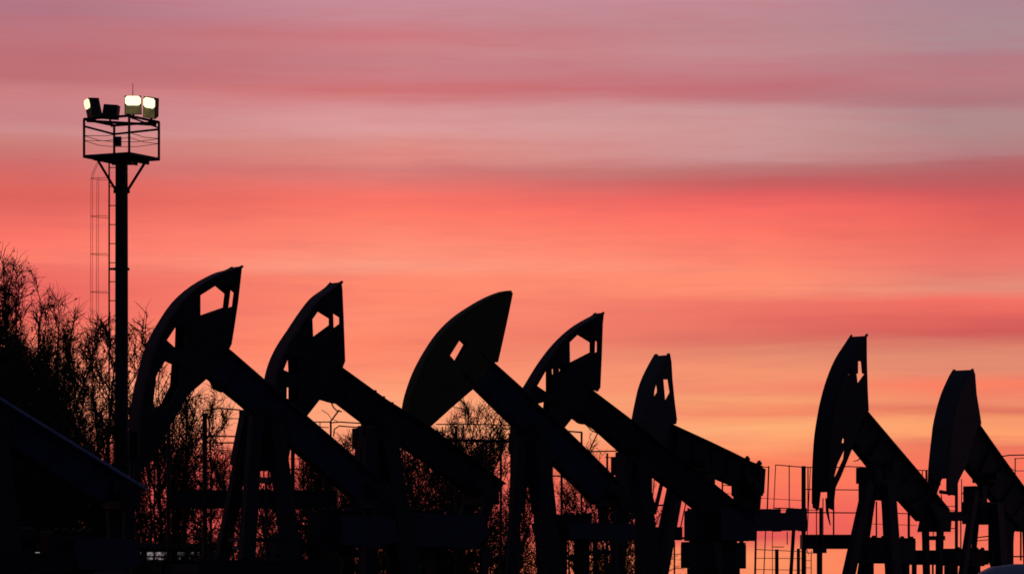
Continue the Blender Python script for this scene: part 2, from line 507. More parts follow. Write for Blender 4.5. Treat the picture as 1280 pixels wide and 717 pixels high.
J[4] = dict(Y=98, pivot=(790, 550), yaw=38, d=9, head_mat='steel', beam_mat='steel',
    arc=[(744.5, 390.5), (740, 394.5), (733, 398.2), (718, 407), (703, 419), (687.7, 435), (672.7, 455), (660, 475.5), (653, 488), (648, 506), (646, 530), (646, 545)],
    back=[(652, 560, 0), (665, 556, 0), (685, 553, 0), (704, 536, 1), (716.6, 520, 1), (728, 505, 1), (736.7, 485.5, 1), (746.8, 489, 1), (750, 484, 1), (751.8, 443, 1), (753, 405, 1), (754.3, 393, 1)],
    holes=[[(721.7, 418, 0), (737.5, 427.7, -1), (737.5, 440, -1), (712, 453, 1), (711.6, 427.7, 1)],
           [(682.7, 461.7, 0), (682.7, 490, -1), (671, 482, 1)], [(670, 505, 1), (680, 502, -1), (679, 514, -1)],
           [(698, 458, 1), (700.5, 462, -1), (698.5, 467, 0)]],
    upper=[(722, 477), (737, 488), (789.5, 527.7), (822.7, 554.5), (875.5, 594), (919, 629), (930, 638)], lower=[(700, 502), (729, 524), (748, 538), (777, 564), (828, 603), (842, 613), (895, 656)],
    legs=[(778, 572, 768, 717, -0.5, -0.8, 14), (784, 572, 774, 717, 0.5, 0.75, 14), (800, 575, 815, 717, 0.5, 0.8, 22), (797, 575, 806, 717, -0.5, -0.75, 14)],
    bearing=[(790, 582, 0.9, 0.5)], gusset=[(778, 560), (772, 600), (771, 640), (783, 640), (785, 625), (788, 640), (818, 640), (812, 615), (812, 596), (804, 580)], gw=0.2, slab=[(897, 634), (915, 639), (939, 658), (940, 675), (897, 674)], gear_px=(874, 640, 932, 676), cw=0.55, gear=(0, 0, 0, 0),
    skid=(-2.4, 4.2), base=1.45, eq=(905, 650))
J[5] = dict(Y=104, pivot=(868, 566), yaw=47, d=15, head_mat='grey', beam_mat='steel',
    arc=[(820, 442), (814, 452), (805, 469.5), (799, 485.7), (795, 503), (792, 518), (790, 530), (788.5, 550), (788, 575), (788.5, 592)],
    back=[(797, 604, 0), (812, 590, 1), (826, 570, 1), (834, 548, 1), (838, 530.5, 1), (844.7, 529.6, 1), (845.6, 523.7, 1), (842.6, 500, 1), (840, 474, 1), (838.8, 452, 1), (836.8, 441.7, 1)],
    holes=[[(828.6, 474, 1), (835, 474, 1), (837.4, 490, 1), (831, 501.8, 1)], [(819.6, 480, 1), (822, 482, 1), (821.5, 490, 1), (816.8, 497, 1), (817.4, 488, 1)]],
    upper=[(822, 524), (838, 531), (881, 550.7), (910.6, 564.7), (934, 576.5), (949, 582.5)], lower=[(818, 562), (843, 575), (902, 600), (921, 608), (949, 617)],
    legs=[(850, 600, 828, 717, 0.5, 0.8, 15), (840, 600, 815, 717, -0.5, -0.8, 10), (882, 600, 898, 717, 0.5, 0.8, 16), (876, 600, 884, 717, -0.5, -0.8, 14)],
    bearing=[(868, 604, 1.0, 0.5)], slab=[(938, 641), (987, 641), (989, 635.5), (1003, 635.5), (1003.5, 662.5), (938, 662.5)], gear_px=(872, 679, 938, 710), gear=(0, 0, 0, 0),
    skid=(-2.2, 4.2), base=1.5, eq=(934, 609), cw=0.5)
J[6] = dict(Y=112, pivot=(1102, 572), yaw=50, d=18, head_mat='steel', beam_mat='steel', track_to=0.9,
    arc=[(1065, 418), (1057.7, 429), (1045, 449), (1035, 472.8), (1027.6, 498), (1022.6, 523), (1018.8, 550.6), (1016.6, 590), (1016.3, 615), (1016.3, 634)],
    back=[(1041, 637, 1), (1044, 609, 1), (1051, 594, 1), (1066, 557, 1), (1074, 535, 1), (1081.6, 515, 1), (1085.4, 513, 1), (1084, 485, 1), (1083, 447.7, 1), (1082.8, 419, 1)],
    holes=[[(1072, 451, 1), (1076.6, 451.4, 1), (1078, 466.5, 1), (1080.8, 467, 1), (1071.6, 480, 1), (1070, 467, 1), (1072, 466.5, 1)], [(1059.5, 456, 1), (1063, 457.5, 1), (1063.6, 468, 1), (1060, 468, 1)], [(1056, 559, 1), (1054.5, 573, 1), (1046, 592, 1), (1041, 600, 1), (1046, 580, 1)], [(1051.5, 553, 1), (1053, 546, 1), (1055.5, 547, 1), (1055, 553.5, 1)]],
    upper=[(1062, 492), (1081.6, 516), (1113, 553), (1142, 587), (1182, 636)], lower=[(1046, 532), (1066.5, 556), (1088, 583), (1123, 621.5), (1150, 651)],
    legs=[(1086, 602, 1061, 717, 0.5, 0.7, 17), (1093, 604, 1076, 717, -0.5, -0.8, 10), (1110, 604, 1117, 717, 0.5, 0.8, 22), (1106, 604, 1118, 717, -0.5, -0.7, 16)],
    bearing=[(1100, 612, 1.3, 0.62), (1087, 594, 0.42, 0.5)], slab=[(1128, 726), (1188, 726), (1194, 740), (1188, 752), (1128, 752)], gear_px=(1088, 673, 1150, 704), gear=(0, 0, 0, 0),
    skid=(-1.6, 4.6), base=1.5, eq=(1166, 648), rod=0.06, cw=0.36)
J[7] = dict(Y=122, pivot=(1232, 584), yaw=54, d=22, head_mat='grey', beam_mat='steel',
    arc=[(1193, 461.3), (1189, 467.5), (1184, 477.6), (1177.6, 492.7), (1172, 511.5), (1167.6, 531.6), (1166, 545), (1163.5, 567), (1161.5, 590), (1161, 612)],
    back=[(1186, 619, 1), (1192.6, 617, 1), (1198, 600, 1), (1207, 582, 1), (1216, 556, 1), (1221.5, 532.6, 1), (1225.3, 532, 1), (1226, 527.8, 1), (1223.4, 511.5, 1), (1220.3, 492.7, 1), (1218.4, 467.5, 1), (1216, 461, 1)],
    holes=[],
    upper=[(1205, 508), (1222, 533), (1248, 570), (1278, 611), (1300, 641)], lower=[(1190, 560), (1207, 582), (1226, 605), (1250, 636), (1276, 664)],
    legs=[(1219, 612, 1206, 700, 0.5, 0.7, 12), (1224, 620, 1216, 700, -0.5, -0.7, 8), (1246, 630, 1252, 717, 0.5, 0.8, 20), (1240, 630, 1246, 717, -0.5, -0.7, 14)],
    bearing=[(1228, 641, 1.5, 0.75), (1219, 620, 0.34, 0.7)], gusset=[(1238, 640), (1238, 700), (1244, 717), (1262, 717), (1265, 665), (1278, 652), (1276, 630), (1252, 625)], gw=0.15, slab=[(1260, 726), (1320, 726), (1324, 752), (1260, 752)], gear_px=(1196, 687, 1236, 707), gear=(0, 0, 0, 0),
    skid=(-2.4, 4.6), base=1.5, eq=(1292, 656), rod=0.06, cw=0.4)

LAB = {
 0: 'dark pump jack at the left edge with only its blue edged beam in frame',
 1: 'tall pump jack with framed head just right of the floodlight mast',
 2: 'second framed head pump jack, between the tallest jack and the solid headed jack',
 3: 'pump jack with a solid head plate pierced by one small slanted slot',
 4: 'framed head pump jack right of the solid headed jack, long beam sloping down',
 5: 'narrow headed pump jack with a gently sloping beam and square beam end',
 6: 'steep pump jack with an arrow shaped opening in its narrow head',
 7: 'pump jack near the right edge with a windowless ribbed grey head',
}
roots = {}
frames = {}
for i in range(8):
    roots[i], frames[i] = pump_jack(J[i], LAB[i])

# details individual jacks have
def part(jack, name, mat, fn, bevel=0.0):
    b = MB(); fn(b, frames[jack]); return b.build(name, M[mat], roots[jack], bevel)
def jack5_tail(b, f):
    p = [f.L(945, 582), f.L(953, 586), f.L(951, 616), f.L(945, 616)]
    b.prism(p, None, -0.13, 0.13)
part(5, 'beam_end_plate', 'steel', jack5_tail)
def jack5_bolts(b, f):
    for x, y in ((934, 575), (949, 580.5)):
        u, z = f.L(x, y); b.tube([(u, 0, z - 0.12), (u, 0, z + 0.13)], 0.05, 6); b.tube([(u, 0, z + 0.0), (u, 0, z + 0.08)], 0.09, 6)
part(5, 'clamp_bolt', 'steel', jack5_bolts)
def jack7_ribs(b, f):
    pts0 = [(1196, 470), (1190, 490), (1184, 515), (1179, 545), (1176, 580), (1175, 606)]
    for s, w in ((0.0, 0.05), (7, 0.05), (13, 0.05)):
        pp = []
        for x, y in pts0:
            u, z = f.L(x + s * (0.5 + 0.5 * (y - 470) / 130), y, -0.36 + s * 0.03)
            pp.append((u - 0.05, 0.36 - s * 0.045, z))
        b.tube(pp, w, 8)
part(7, 'track_rib', 'grey', jack7_ribs)

def jack6_arm(b, f):
    b.prism([f.L(*q) for q in ((1160, 626), (1184, 639.5), (1200, 639), (1205, 641), (1207, 645), (1205, 649), (1200, 650.5), (1184, 650), (1183, 664), (1152, 664))], None, -0.16, 0.16)
part(6, 'tail_bracket', 'steel', jack6_arm, 0.01)
def jack6_strap(b, f):
    b.tube([f.P(*q) for q in ((1084, 560), (1078, 570), (1072, 575), (1067, 576))], 0.03, 6, 0.012)
part(6, 'loose_cable', 'steel', jack6_strap)
def jack6_tip(b, f):
    b.tube([f.P(x, y, 0.2) for x, y in ((1034, 622), (1034, 638), (1036, 648), (1038, 656))], 0.06, 8, 0.015)
part(6, 'bridle_hook', 'steel', jack6_tip)
for jn, q in ((2, ((398, 491), (414, 495), (420, 504), (412, 502), (402, 499))), (4, ((716, 517), (722, 521), (732, 530), (726, 529), (718, 523))), (1, ((262, 470), (276, 482), (280, 490), (270, 486)))):
    part(jn, 'beam_bracket', 'steel', lambda b, f, q=q: b.prism([f.L(*p_) for p_ in q], None, -0.12, 0.12))
part(2, 'loose_cable', 'steel', lambda b, f: b.tube([f.P(*q) for q in ((410, 500), (414, 503), (417, 509), (421, 513), (427, 514))], 0.016, 6))
part(4, 'loose_cable', 'steel', lambda b, f: b.tube([f.P(*q) for q in ((727, 527), (733, 531), (740, 538), (747, 541))], 0.016, 6))
def beam_fittings(jn, t0, n, side=1):
    """bolt heads and a cable clip along the top flange"""
    D = J[jn]
    def fn(b, f):
        a = f.L(*D['upper'][1]); e = f.L(*D['upper'][-1])
        for k in range(n):
            p_ = lerp(a, e, t0 + k * 0.045)
            b.tube([(p_[0], -0.1, p_[1] - 0.02), (p_[0] + 0.015, -0.1, p_[1] + 0.035)], 0.028, 6)
    part(jn, 'flange_bolt', 'steel', fn)
for jn, t0 in ((1, 0.25), (2, 0.22), (3, 0.3), (4, 0.3), (6, 0.35), (7, 0.3)):
    for k in range(3): beam_fittings(jn, t0 + k * 0.05, 1)
def jack5_pit(b, f):
    b.prism([f.L(*q) for q in ((923, 604), (945, 612), (946, 644), (922, 644))], None, -0.05, 0.05)
part(5, 'tail_plate', 'steel', jack5_pit)

# ------------------------------------------------------------------ service platforms and guard rails
def railing(name, label, cat, Y, posts, rails, decks=(), group=None, rr=0.022, mat='pipe'):
    """free-standing steel access platform / guard rail: each post, rail and deck in place"""
    x0 = sum(p[0] for p in posts) / len(posts)
    base = at(x0, HZ, Y)
    root = empty(name, (base.x, Y, 0))
    tag(root, label, cat, group)
    o = Vector((base.x, Y, 0))
    for p in posts:
        x, ya, yb, w = p[:4]; xb = p[4] if len(p) > 4 else x; dy = p[5] if len(p) > 5 else 0.0
        b = MB(); r = max(w / F * Y / 2, 0.012)
        a = at(x, ya, Y) - o; c = at(xb, yb, Y) - o
        if yb >= 717: c.z = 0.0
        a.y += dy; c.y += dy
        b.tube([c, a], r, 8); b.build('post', M[mat], root)
    for rl in rails:
        pts, w = rl[0], rl[1]; dy = rl[2] if len(rl) > 2 else 0.0
        b = MB(); r = max(w / F * Y / 2, 0.010)
        b.tube([at(x, y, Y) - o + Vector((0, dy, 0)) for x, y in pts], r, 6); b.build('rail', M[mat], root)
    for x0_, y0_, x1_, y1_, dep in decks:
        a = at(x0_, y0_, Y) - o; c = at(x1_, y1_, Y) - o
        b = MB(); b.box(((a.x + c.x) / 2, dep / 2, (a.z + c.z) / 2), (abs(c.x - a.x), dep, abs(a.z - c.z)))
        n = int(abs(c.x - a.x) / 0.5)
        for k in range(n + 1):
            b.box((a.x + 0.06 + (c.x - a.x - 0.12) * k / max(n, 1), -0.02, (a.z + c.z) / 2), (0.05, 0.038, abs(a.z - c.z) * 0.9))
        b.build('deck', M['steel'], root)
    return root

G = 'service platforms behind the pump jacks'
railing('service_platform', 'long dark service platform crossing behind the legs of the tallest jack', 'platform', 85.5,
        [(210.5, 528, 717, 5), (256, 516, 717, 6), (300, 512, 612, 2.5), (366, 553, 612, 5), (379, 566, 616, 1.5), (193, 560, 717, 2.2), (408, 590, 717, 5)],
        [([(254, 513), (275, 510), (300, 512)], 2), ([(278, 522), (299, 523)], 1.2), ([(258, 545), (294, 545)], 2), ([(258, 553), (294, 553)], 2),
         ([(258, 561), (290, 563)], 1), ([(357, 586), (388, 586), (397, 590), (404, 600), (408, 612)], 2.2), ([(357, 573), (385, 573)], 1), ([(366, 604), (382, 606)], 1),
         ([(320, 645), (336, 645)], 1.5), ([(372, 643), (386, 647)], 1.5), ([(372, 650), (384, 651)], 3)],
        [(210, 612, 421, 634, 1.0)], G)
railing('service_platform', 'small platform rail with a bent tube seen under the second framed jack beam', 'platform', 91,
        [(413.5, 527, 717, 2.5), (424, 512, 528, 2, 412), (400, 527, 560, 1.2), (455, 530, 717, 2.5)],
        [([(393, 527), (412, 527)], 1.6), ([(395, 533), (411, 534)], 1.2), ([(412, 528), (425, 527), (456, 529)], 1.8), ([(417, 545), (418, 536), (424, 532), (450, 534)], 1.8), ([(402, 512), (410, 517), (414, 523), (422, 526)], 0.9)],
        [], G)
railing('service_platform', 'twig covered platform rail framed under the solid head and its beam', 'platform', 97,
        [(570, 532, 717, 3.5), (579, 531, 552, 2.2), (553, 533, 560, 1.5), (626, 549, 717, 3), (608, 549, 717, 3.5)],
        [([(545, 530), (600, 530), (640, 531)], 1.6), ([(560, 549.5), (640, 551.5)], 4.2)],
        [], G)
railing('service_platform', 'platform rail with square corner under the long sloping framed jack beam', 'platform', 103,
        [(727, 539.5, 717, 2.6), (747, 541, 564, 1.6, 736), (759, 566, 717, 2.6), (689, 575, 717, 4.5), (702, 580, 717, 3)],
        [([(703, 538), (728, 540)], 2.2), ([(734, 564), (760, 563.5), (778, 563)], 1.8), ([(736, 551), (733, 557), (737, 565)], 0.9), ([(756, 571), (772, 572)], 1.3), ([(752, 568), (748, 561)], 1), ([(684, 594.5), (706, 594.5)], 2)],
        [], G)
railing('service_platform', 'thin railed platform behind the narrow headed jack with the square beam end', 'platform', 110,
        [(828, 600, 642, 5, 818), (834.5, 604, 717, 1.3), (818, 598, 630, 1.3, 815), (843, 676, 717, 2), (903, 598, 640, 2), (858, 625, 662, 1.5, 850), (796, 680, 717, 2.2), (803, 682, 717, 2.5), (809, 684, 717, 2.2), (814, 690, 717, 2.2)],
        [([(817, 631), (846, 631)], 2.4), ([(902, 606), (922, 607)], 1.1), ([(902, 616), (922, 617)], 0.9), ([(838, 692), (858, 692)], 0.8), ([(850, 672), (872, 672)], 3.2)],
        [(778, 658, 853, 674, 1.0)], G)
railing('guard_rail', 'tall pale guard rail panels standing between the square ended and arrow headed jacks', 'guard rail', 118,
        [(961, 582, 640, 1.8, 959), (969.5, 581, 640, 1.1, 967), (986.5, 581, 640, 1.3), (1004.5, 582, 717, 5.5), (1010, 583, 640, 1.5), (1013, 583, 668, 1.1, 1009), (1042, 583, 668, 2), (1095.5, 626, 674, 2), (1136, 630, 674, 3.2), (1026, 634, 717, 4), (971, 686, 717, 4.6), (998, 685, 717, 4.2), (992, 662, 717, 4.6, 983), (945, 663, 717, 2.6, 942), (957, 663, 717, 1.3, 951), (965.5, 664, 717, 0.9), (984, 664, 680, 1.3), (1022, 685, 717, 2.2), (1006.5, 683, 717, 1.2), (1014, 688, 717, 1.1)],
        [([(951, 583), (961, 583.5)], 1.2), ([(969, 580.5), (1005, 583.5), (1045, 583.5)], 1.4), ([(1004, 611), (1081, 612)], 1.4), ([(948, 622), (1003, 625)], 0.6), ([(950, 637.5), (990, 637.5)], 0.9), ([(967, 634.5), (992, 635)], 1.6), ([(1004, 640), (1082, 640.5)], 1.7), ([(1006, 637), (1022, 637)], 1), ([(1082, 654), (1146, 656)], 0.8), ([(1122, 641), (1150, 642)], 1.3),
         ([(1045, 584), (1060, 582.5), (1088, 584)], 1.4), ([(944, 686), (1006, 689)], 1), ([(944, 697), (1005, 697.5)], 0.9), ([(966, 683), (980, 683)], 1.2), ([(1006, 690), (1022, 691)], 0.9), ([(1006, 700), (1014, 700)], 0.8), ([(1006, 709), (1014, 709)], 0.8), ([(1006, 682), (1011, 692)], 1.2), ([(944, 711), (1004, 712)], 0.9)],
        [], 'guard rails at the far jacks')
railing('service_platform', 'dark plank platform running to the arrow headed jack\'s front leg', 'platform', 117,
        [(1006, 668, 717, 3.5), (1024, 686, 717, 2), (1048, 668, 684, 2)], [([(1072, 684), (1088, 684)], 3)],
        [(1003, 667.5, 1080, 685, 1.0)], G)
railing('guard_rail', 'guard rail of pale tubes beside the grey headed jack, partly behind its head', 'guard rail', 129,
        [(1153, 587, 640, 1.2), (1158, 587, 640, 2.6), (1195.5, 580, 717, 4), (1201, 640, 690, 1.6), (1177, 620, 690, 1.2), (1219, 650, 690, 1.6), (1202, 598, 640, 1.2)],
        [([(1140, 587), (1160, 587.5)], 1.3), ([(1178, 632), (1197, 632.5)], 1), ([(1178, 637), (1197, 638)], 1), ([(1203, 617), (1206, 612), (1214, 609.5), (1222, 609)], 1.5), ([(1204, 622), (1207, 616), (1214, 613)], 1),
         ([(1215, 672), (1240, 669)], 1.7), ([(1215, 676), (1240, 673.5)], 1.2), ([(1176, 661), (1196, 659.5)], 1.2), ([(1174, 614), (1196, 617)], 5)],
        [(1138, 687, 1236, 705, 1.2)], 'guard rails at the far jacks')
railing('guard_rail', 'curved top guard rail at the right edge of the picture', 'guard rail', 127,
        [(1269, 572, 610, 1.4), (1276, 664, 700, 2.2), (1266, 672, 717, 2), (1283, 560, 717, 2)],
        [([(1248, 570.5), (1262, 568.5), (1290, 568)], 1.7), ([(1268, 573), (1290, 571)], 1), ([(1268, 588), (1290, 588)], 1), ([(1256, 580), (1269, 588)], 0.8), ([(1262, 695), (1282, 695)], 2), ([(1250, 585), (1275, 601)], 2.5)],
        [], 'guard rails at the far jacks')

# pipe racks / risers standing between the pads
def pipe_riser(px, py, Y, w, label, tee=True, group='slim pipe risers between the pump jacks'):
    p = at(px, py, Y)
    root = empty('pipe_riser', (p.x, Y, 0))
    tag(root, label, 'pipe', group)
    r = w / F * Y / 2
    b = MB(); b.tube([(0, 0, 0), (0, 0, p.z)], r, 10); b.build('riser_tube', M['pipe'], root)
    f = MB(); f.tube([(0, 0, p.z - 0.02), (0, 0, p.z + 0.05)], r * 1.9, 12); f.tube([(0, 0, p.z * 0.72), (0, 0, p.z * 0.72 + 0.08)], r * 1.7, 12); f.build('flange', M['pipe'], root)
    if tee:
        t = MB(); t.tube([(0, 0, p.z * 0.9), (0.35, 0, p.z * 0.9)], r * 0.8, 8); t.tube([(0.35, -0.06, p.z * 0.9), (0.35, 0.06, p.z * 0.9)], 0.11, 12); t.build('valve', M['pipe'], root)
LBL = 'slim dark pipe riser in the clutter below the beams of the middle jacks'
for px, py, Y, w in ((492, 676, 94, 6), (548, 690, 95, 4), (578, 684, 95, 4), (607, 686, 99, 8), (700, 684, 104, 6), (731, 676, 106, 3), (744, 676, 108, 6), (398, 690, 88, 5), (427, 676, 90, 9), (452, 684, 92, 7)):
    pipe_riser(px, py, Y, w, LBL)
LBR = 'short pipe riser under the platform of the grey headed jack'
for px, py, Y, w in ((1145, 704, 125, 2), (1156, 704, 126, 3), (1166, 704, 124, 2.6), (1172, 704, 126, 2), (1192, 704, 126, 4), (1218, 704, 127, 1.6), (1090, 700, 119, 4), (1142, 700, 120, 5)):
    pipe_riser(px, py, Y, w, LBR, False, 'short pipe risers below the right hand platform')

# ------------------------------------------------------------------ floodlight mast
def floodlight_mast():
    Y0 = 130.1
    c = at(152.0, HZ, Y0)
    root = empty('floodlight_mast', (c.x, Y0, 0))
    tag(root, 'tall floodlight mast with caged ladder and railed lamp platform', 'light mast')
    zf = 17.47; g = M['steel']
    b = MB(); b.tube([(0, 0, 0), (0, 0, zf - 0.05)], 0.262, 20, 0.225)
    b.tube([(0, 0, zf - 1.22), (0, 0, zf - 1.12)], 0.30, 20)
    b.tube([(0, 0, 13.45), (0, 0, 13.53)], 0.29, 20)
    b.build('pole', g, root, smooth=False)
    hd = 1.42
    cl = Vector((-0.95, -0.30, 0)).normalized() * hd; cn = Vector((0.30, -0.95, 0)).normalized() * hd
    cor = [cl, cn, -cl, -cn]
    p = MB()
    vs = [(q.x, q.y, zf) for q in cor] + [(q.x, q.y, zf + 0.10) for q in cor]
    p.add(vs, [(3, 2, 1, 0), (4, 5, 6, 7)] + [(i, (i + 1) % 4, (i + 1) % 4 + 4, i + 4) for i in range(4)])
    for k in (0.3, 0.7):
        p.bar(lerp(cor[0], cor[1], k) + (), lerp(cor[3], cor[2], k), 0.08, 0.12) if False else None
    for k in (0.25, 0.5, 0.75):
        a = Vector(lerp(cor[0], cor[1], k)); d = Vector(lerp(cor[3], cor[2], k))
        p.bar((a.x, a.y, zf - 0.06), (d.x, d.y, zf - 0.06), 0.12, 0.08)
    p.box((0.0, 0.0, zf - 0.1), (0.75, 0.75, 0.14))
    p.build('platform_floor', g, root)
    for q in cor:
        br = MB(); br.bar((q.x * 0.12, q.y * 0.12, zf - 1.2), (q.x * 0.62, q.y * 0.62, zf - 0.06), 0.09, 0.07); br.build('brace', g, root)
    top = zf + 1.40
    for q in cor:
        r_ = MB(); r_.tube([(q.x * 0.97, q.y * 0.97, zf + 0.1), (q.x * 0.97, q.y * 0.97, top)], 0.045, 8); r_.build('rail_post', g, root)
    for zz, rr, nm in ((top, 0.05, 'top_rail'), (zf + 0.80, 0.012, 'mid_rail'), (zf + 0.62, 0.011, 'mid_rail')):
        t = MB()
        for i in range(4):
            a = cor[i] * 0.97; d = cor[(i + 1) % 4] * 0.97
            mid = (a + d) / 2
            sag = 0.06 if rr < 0.02 else 0
            t.tube([(a.x, a.y, zz), (mid.x, mid.y, zz - sag), (d.x, d.y, zz)], rr, 6)
        t.build(nm, g, root)
    # inner lamp bars
    lb = MB()
    lb.tube([(cor[0].x * 0.9, cor[0].y * 0.9, top - 0.06), (cor[2].x * 0.9, cor[2].y * 0.9, top - 0.10)], 0.05, 8)
    lb.tube([(cor[1].x * 0.9, cor[1].y * 0.9, top - 0.02), (cor[2].x * 0.95, cor[2].y * 0.95, top - 0.2)], 0.03, 8)
    lb.build('lamp_bar', g, root)
    jb = MB(); q = cor[3]
    jb.box((q.x + 0.14, q.y, zf + 0.82), (0.26, 0.16, 0.34)); jb.build('junction_box', g, root)
    # ladder with hoops, on the left of the pole
    ld = empty('ladder', (0, 0, 0)); ld.parent = root
    bpy.data.objects.remove(ld)
    l = MB()
    l.tube([(-0.45, -0.02, 1.0), (-0.45, -0.02, zf)], 0.03, 8)
    l.tube([(-0.20, -0.02, 1.0), (-0.20, -0.02, zf)], 0.022, 8)
    z = zf - 0.3
    while z > 1.2:
        l.tube([(-0.45, -0.02, z), (-0.20, -0.02, z)], 0.018, 6); z -= 0.69
    for zz in (13.49, 8.6, 4.0):
        l.bar((-0.47, -0.02, zz), (-0.1, -0.02, zz), 0.08, 0.05)
    lad = l.build('ladder', M['galv'], root)
    cg = MB()
    z = 16.75
    while z > 3.0:
        pts = []
        for k in range(13):
            t = PI * k / 12
            pts.append((-0.47 - 0.64 * math.sin(t), -0.02 - 0.36 * math.cos(t), z + 0.02 * math.sin(t)))
        cg.tube(pts, 0.009, 5); z -= 1.37
    for k in (2, 4, 6, 9):
        t = PI * k / 12
        x, y = -0.47 - 0.64 * math.sin(t), -0.02 - 0.36 * math.cos(t)
        pts = [(x, y, 3.2), (x + 0.02, y, 9), (x - 0.02, y, 13), (x, y, 16.75)]
        if k in (4, 6): pts += [(x + 0.06, y, 17.0), (x + 0.25, y, 17.4)]
        cg.tube(pts, 0.008, 5)
    cg.build('safety_cage', M['galv'], lad)
    # aerial
    a = MB(); tip = at(166, 104, 128.9) - Vector((c.x, Y0, 0)); a.tube([(tip.x, tip.y, top), tuple(tip)], 0.022, 6, 0.010); a.build('lightning_rod', g, root)
    # floodlights: shallow housing with the lamp window above and the gear box below, on a yoke
    def lamp(px, py, Y, w, h1, h2, yaw, tilt, lens, label, roll=0.0, dpt=0.24, dim=None):
        """(px, py) is the joint between lamp window (height h1 above it) and gear box (h2 below it)"""
        pos = at(px, py, Y) - Vector((c.x, Y0, 0))
        mt = Matrix.Translation(pos) @ Matrix.Rotation(yaw, 4, 'Z') @ Matrix.Rotation(roll, 4, 'Y') @ Matrix.Rotation(tilt, 4, 'X')
        hb = MB()
        f = [(-w / 2, 0, -h2), (w / 2, 0, -h2), (w / 2 * 0.96, 0, h1), (-w / 2 * 0.96, 0, h1)]
        bk = [(x * 0.86, dpt, z * 0.88) for x, _, z in f]
        hb.add([mt @ Vector(p_) for p_ in f + bk], [(3, 2, 1, 0), (0, 1, 5, 4), (1, 2, 6, 5), (2, 3, 7, 6), (3, 0, 4, 7), (4, 5, 6, 7)])
        for k in range(-3, 4):
            hb.bar(mt @ Vector((k * w * 0.11, dpt, -h2 * 0.7)), mt @ Vector((k * w * 0.11, dpt, h1 * 0.7)), 0.02, 0.06)
        o = hb.build('floodlight', M['hood'], root)
        o['label'] = label
        le = MB(); a_ = w / 2 * 0.9; zt = h1 * 0.96; zb_ = 0.02; ch = 0.075
        oct_ = [(-a_ + ch, zb_), (a_ - ch, zb_), (a_, zb_ + ch), (a_, zt - ch), (a_ - ch, zt), (-a_ + ch, zt), (-a_, zt - ch), (-a_, zb_ + ch)]
        le.add([mt @ Vector((x, e, z)) for e in (-0.03, -0.002) for x, z in oct_], [tuple(range(8)), tuple(range(15, 7, -1))] + [(i, i + 8, (i + 1) % 8 + 8, (i + 1) % 8) for i in range(8)])
        le.build('lens', lens, o)
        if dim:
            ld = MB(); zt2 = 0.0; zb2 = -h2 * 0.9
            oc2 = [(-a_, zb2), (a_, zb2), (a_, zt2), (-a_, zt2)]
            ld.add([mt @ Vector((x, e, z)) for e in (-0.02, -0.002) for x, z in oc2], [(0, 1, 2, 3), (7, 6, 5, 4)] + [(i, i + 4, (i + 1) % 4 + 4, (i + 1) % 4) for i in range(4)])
            ld.build('gear_box_glow', dim, o)  # glowing sheet over the gear box front, imitates light falling on it
        yk = MB()
        foot = Vector((max(-1.25, min(1.25, pos.x * 0.98)), pos.y + 0.15, top - 0.1))
        yk.tube([mt @ Vector((0, dpt, -h2 * 0.4)), mt @ Vector((0, dpt + 0.08, -h2 * 0.8)), tuple(foot)], 0.04, 8)
        yk.build('yoke', M['steel'], o)
    # yaw 0 faces the camera (-y); tilt > 0 leans the lens downwards
    lamp(166.3, 132.3, 128.7, 0.62, 0.37, 0.32, R(3), R(18), M['lamp'], 'lit floodlight facing forwards', 0.0, 0.24, M['gear_glow'])
    lamp(186.5, 135.5, 129.6, 0.52, 0.40, 0.36, R(-24), R(16), M['lamp'], 'lit floodlight at the right corner', R(12), 0.3, M['gear_glow'])
    lamp(110.5, 136.5, 129.5, 0.50, 0.37, 0.36, R(-62), R(10), M['lamp_side'], 'lit floodlight turned to the left', R(-6), 0.40)
    lamp(139, 141, 130.8, 0.64, 0.26, 0.27, R(174), R(14), M['glass'], 'dark floodlight seen squarely from behind', R(-5))
    ring = MB(); zr = zf + 1.08
    ring.tube([(cor[0].x * .97, cor[0].y * .97, zr + 0.06), (cor[3].x * .97, cor[3].y * .97, zr), (cor[2].x * .97, cor[2].y * .97, zr + 0.06)], 0.04, 8)
    ring.build('mid_rail', g, root)
floodlight_mast()

# ------------------------------------------------------------------ trees
def twig(mb, p, d, L, r, rng, seg=2, n=3, up=0.25, jit=0.25):
    pts = [Vector(p)]; q = Vector(p); dd = Vector(d).normalized()
    for i in range(seg):
        dd = (dd + Vector((rng.gauss(0, jit), rng.gauss(0, jit), rng.gauss(0, jit) * 0.6 + up * 0.4))).normalized()
        q = q + dd * (L / seg); pts.append(q.copy())
    mb.tube(pts, r, n, max(r * 0.35, 0.004), caps=False)
    return pts, dd

def leaf(mb, p, s, rng):
    a = Vector((rng.gauss(0, 1), rng.gauss(0, 1), rng.gauss(0, 1))).normalized()
    b = a.orthogonal().normalized()
    b = Matrix.Rotation(rng.uniform(0, 6.28), 3, a) @ b
    c = a.cross(b)
    mb.add([p - b * s, p + c * s * 0.55, p + b * s, p - c * s * 0.55], [(0, 1, 2, 3)])

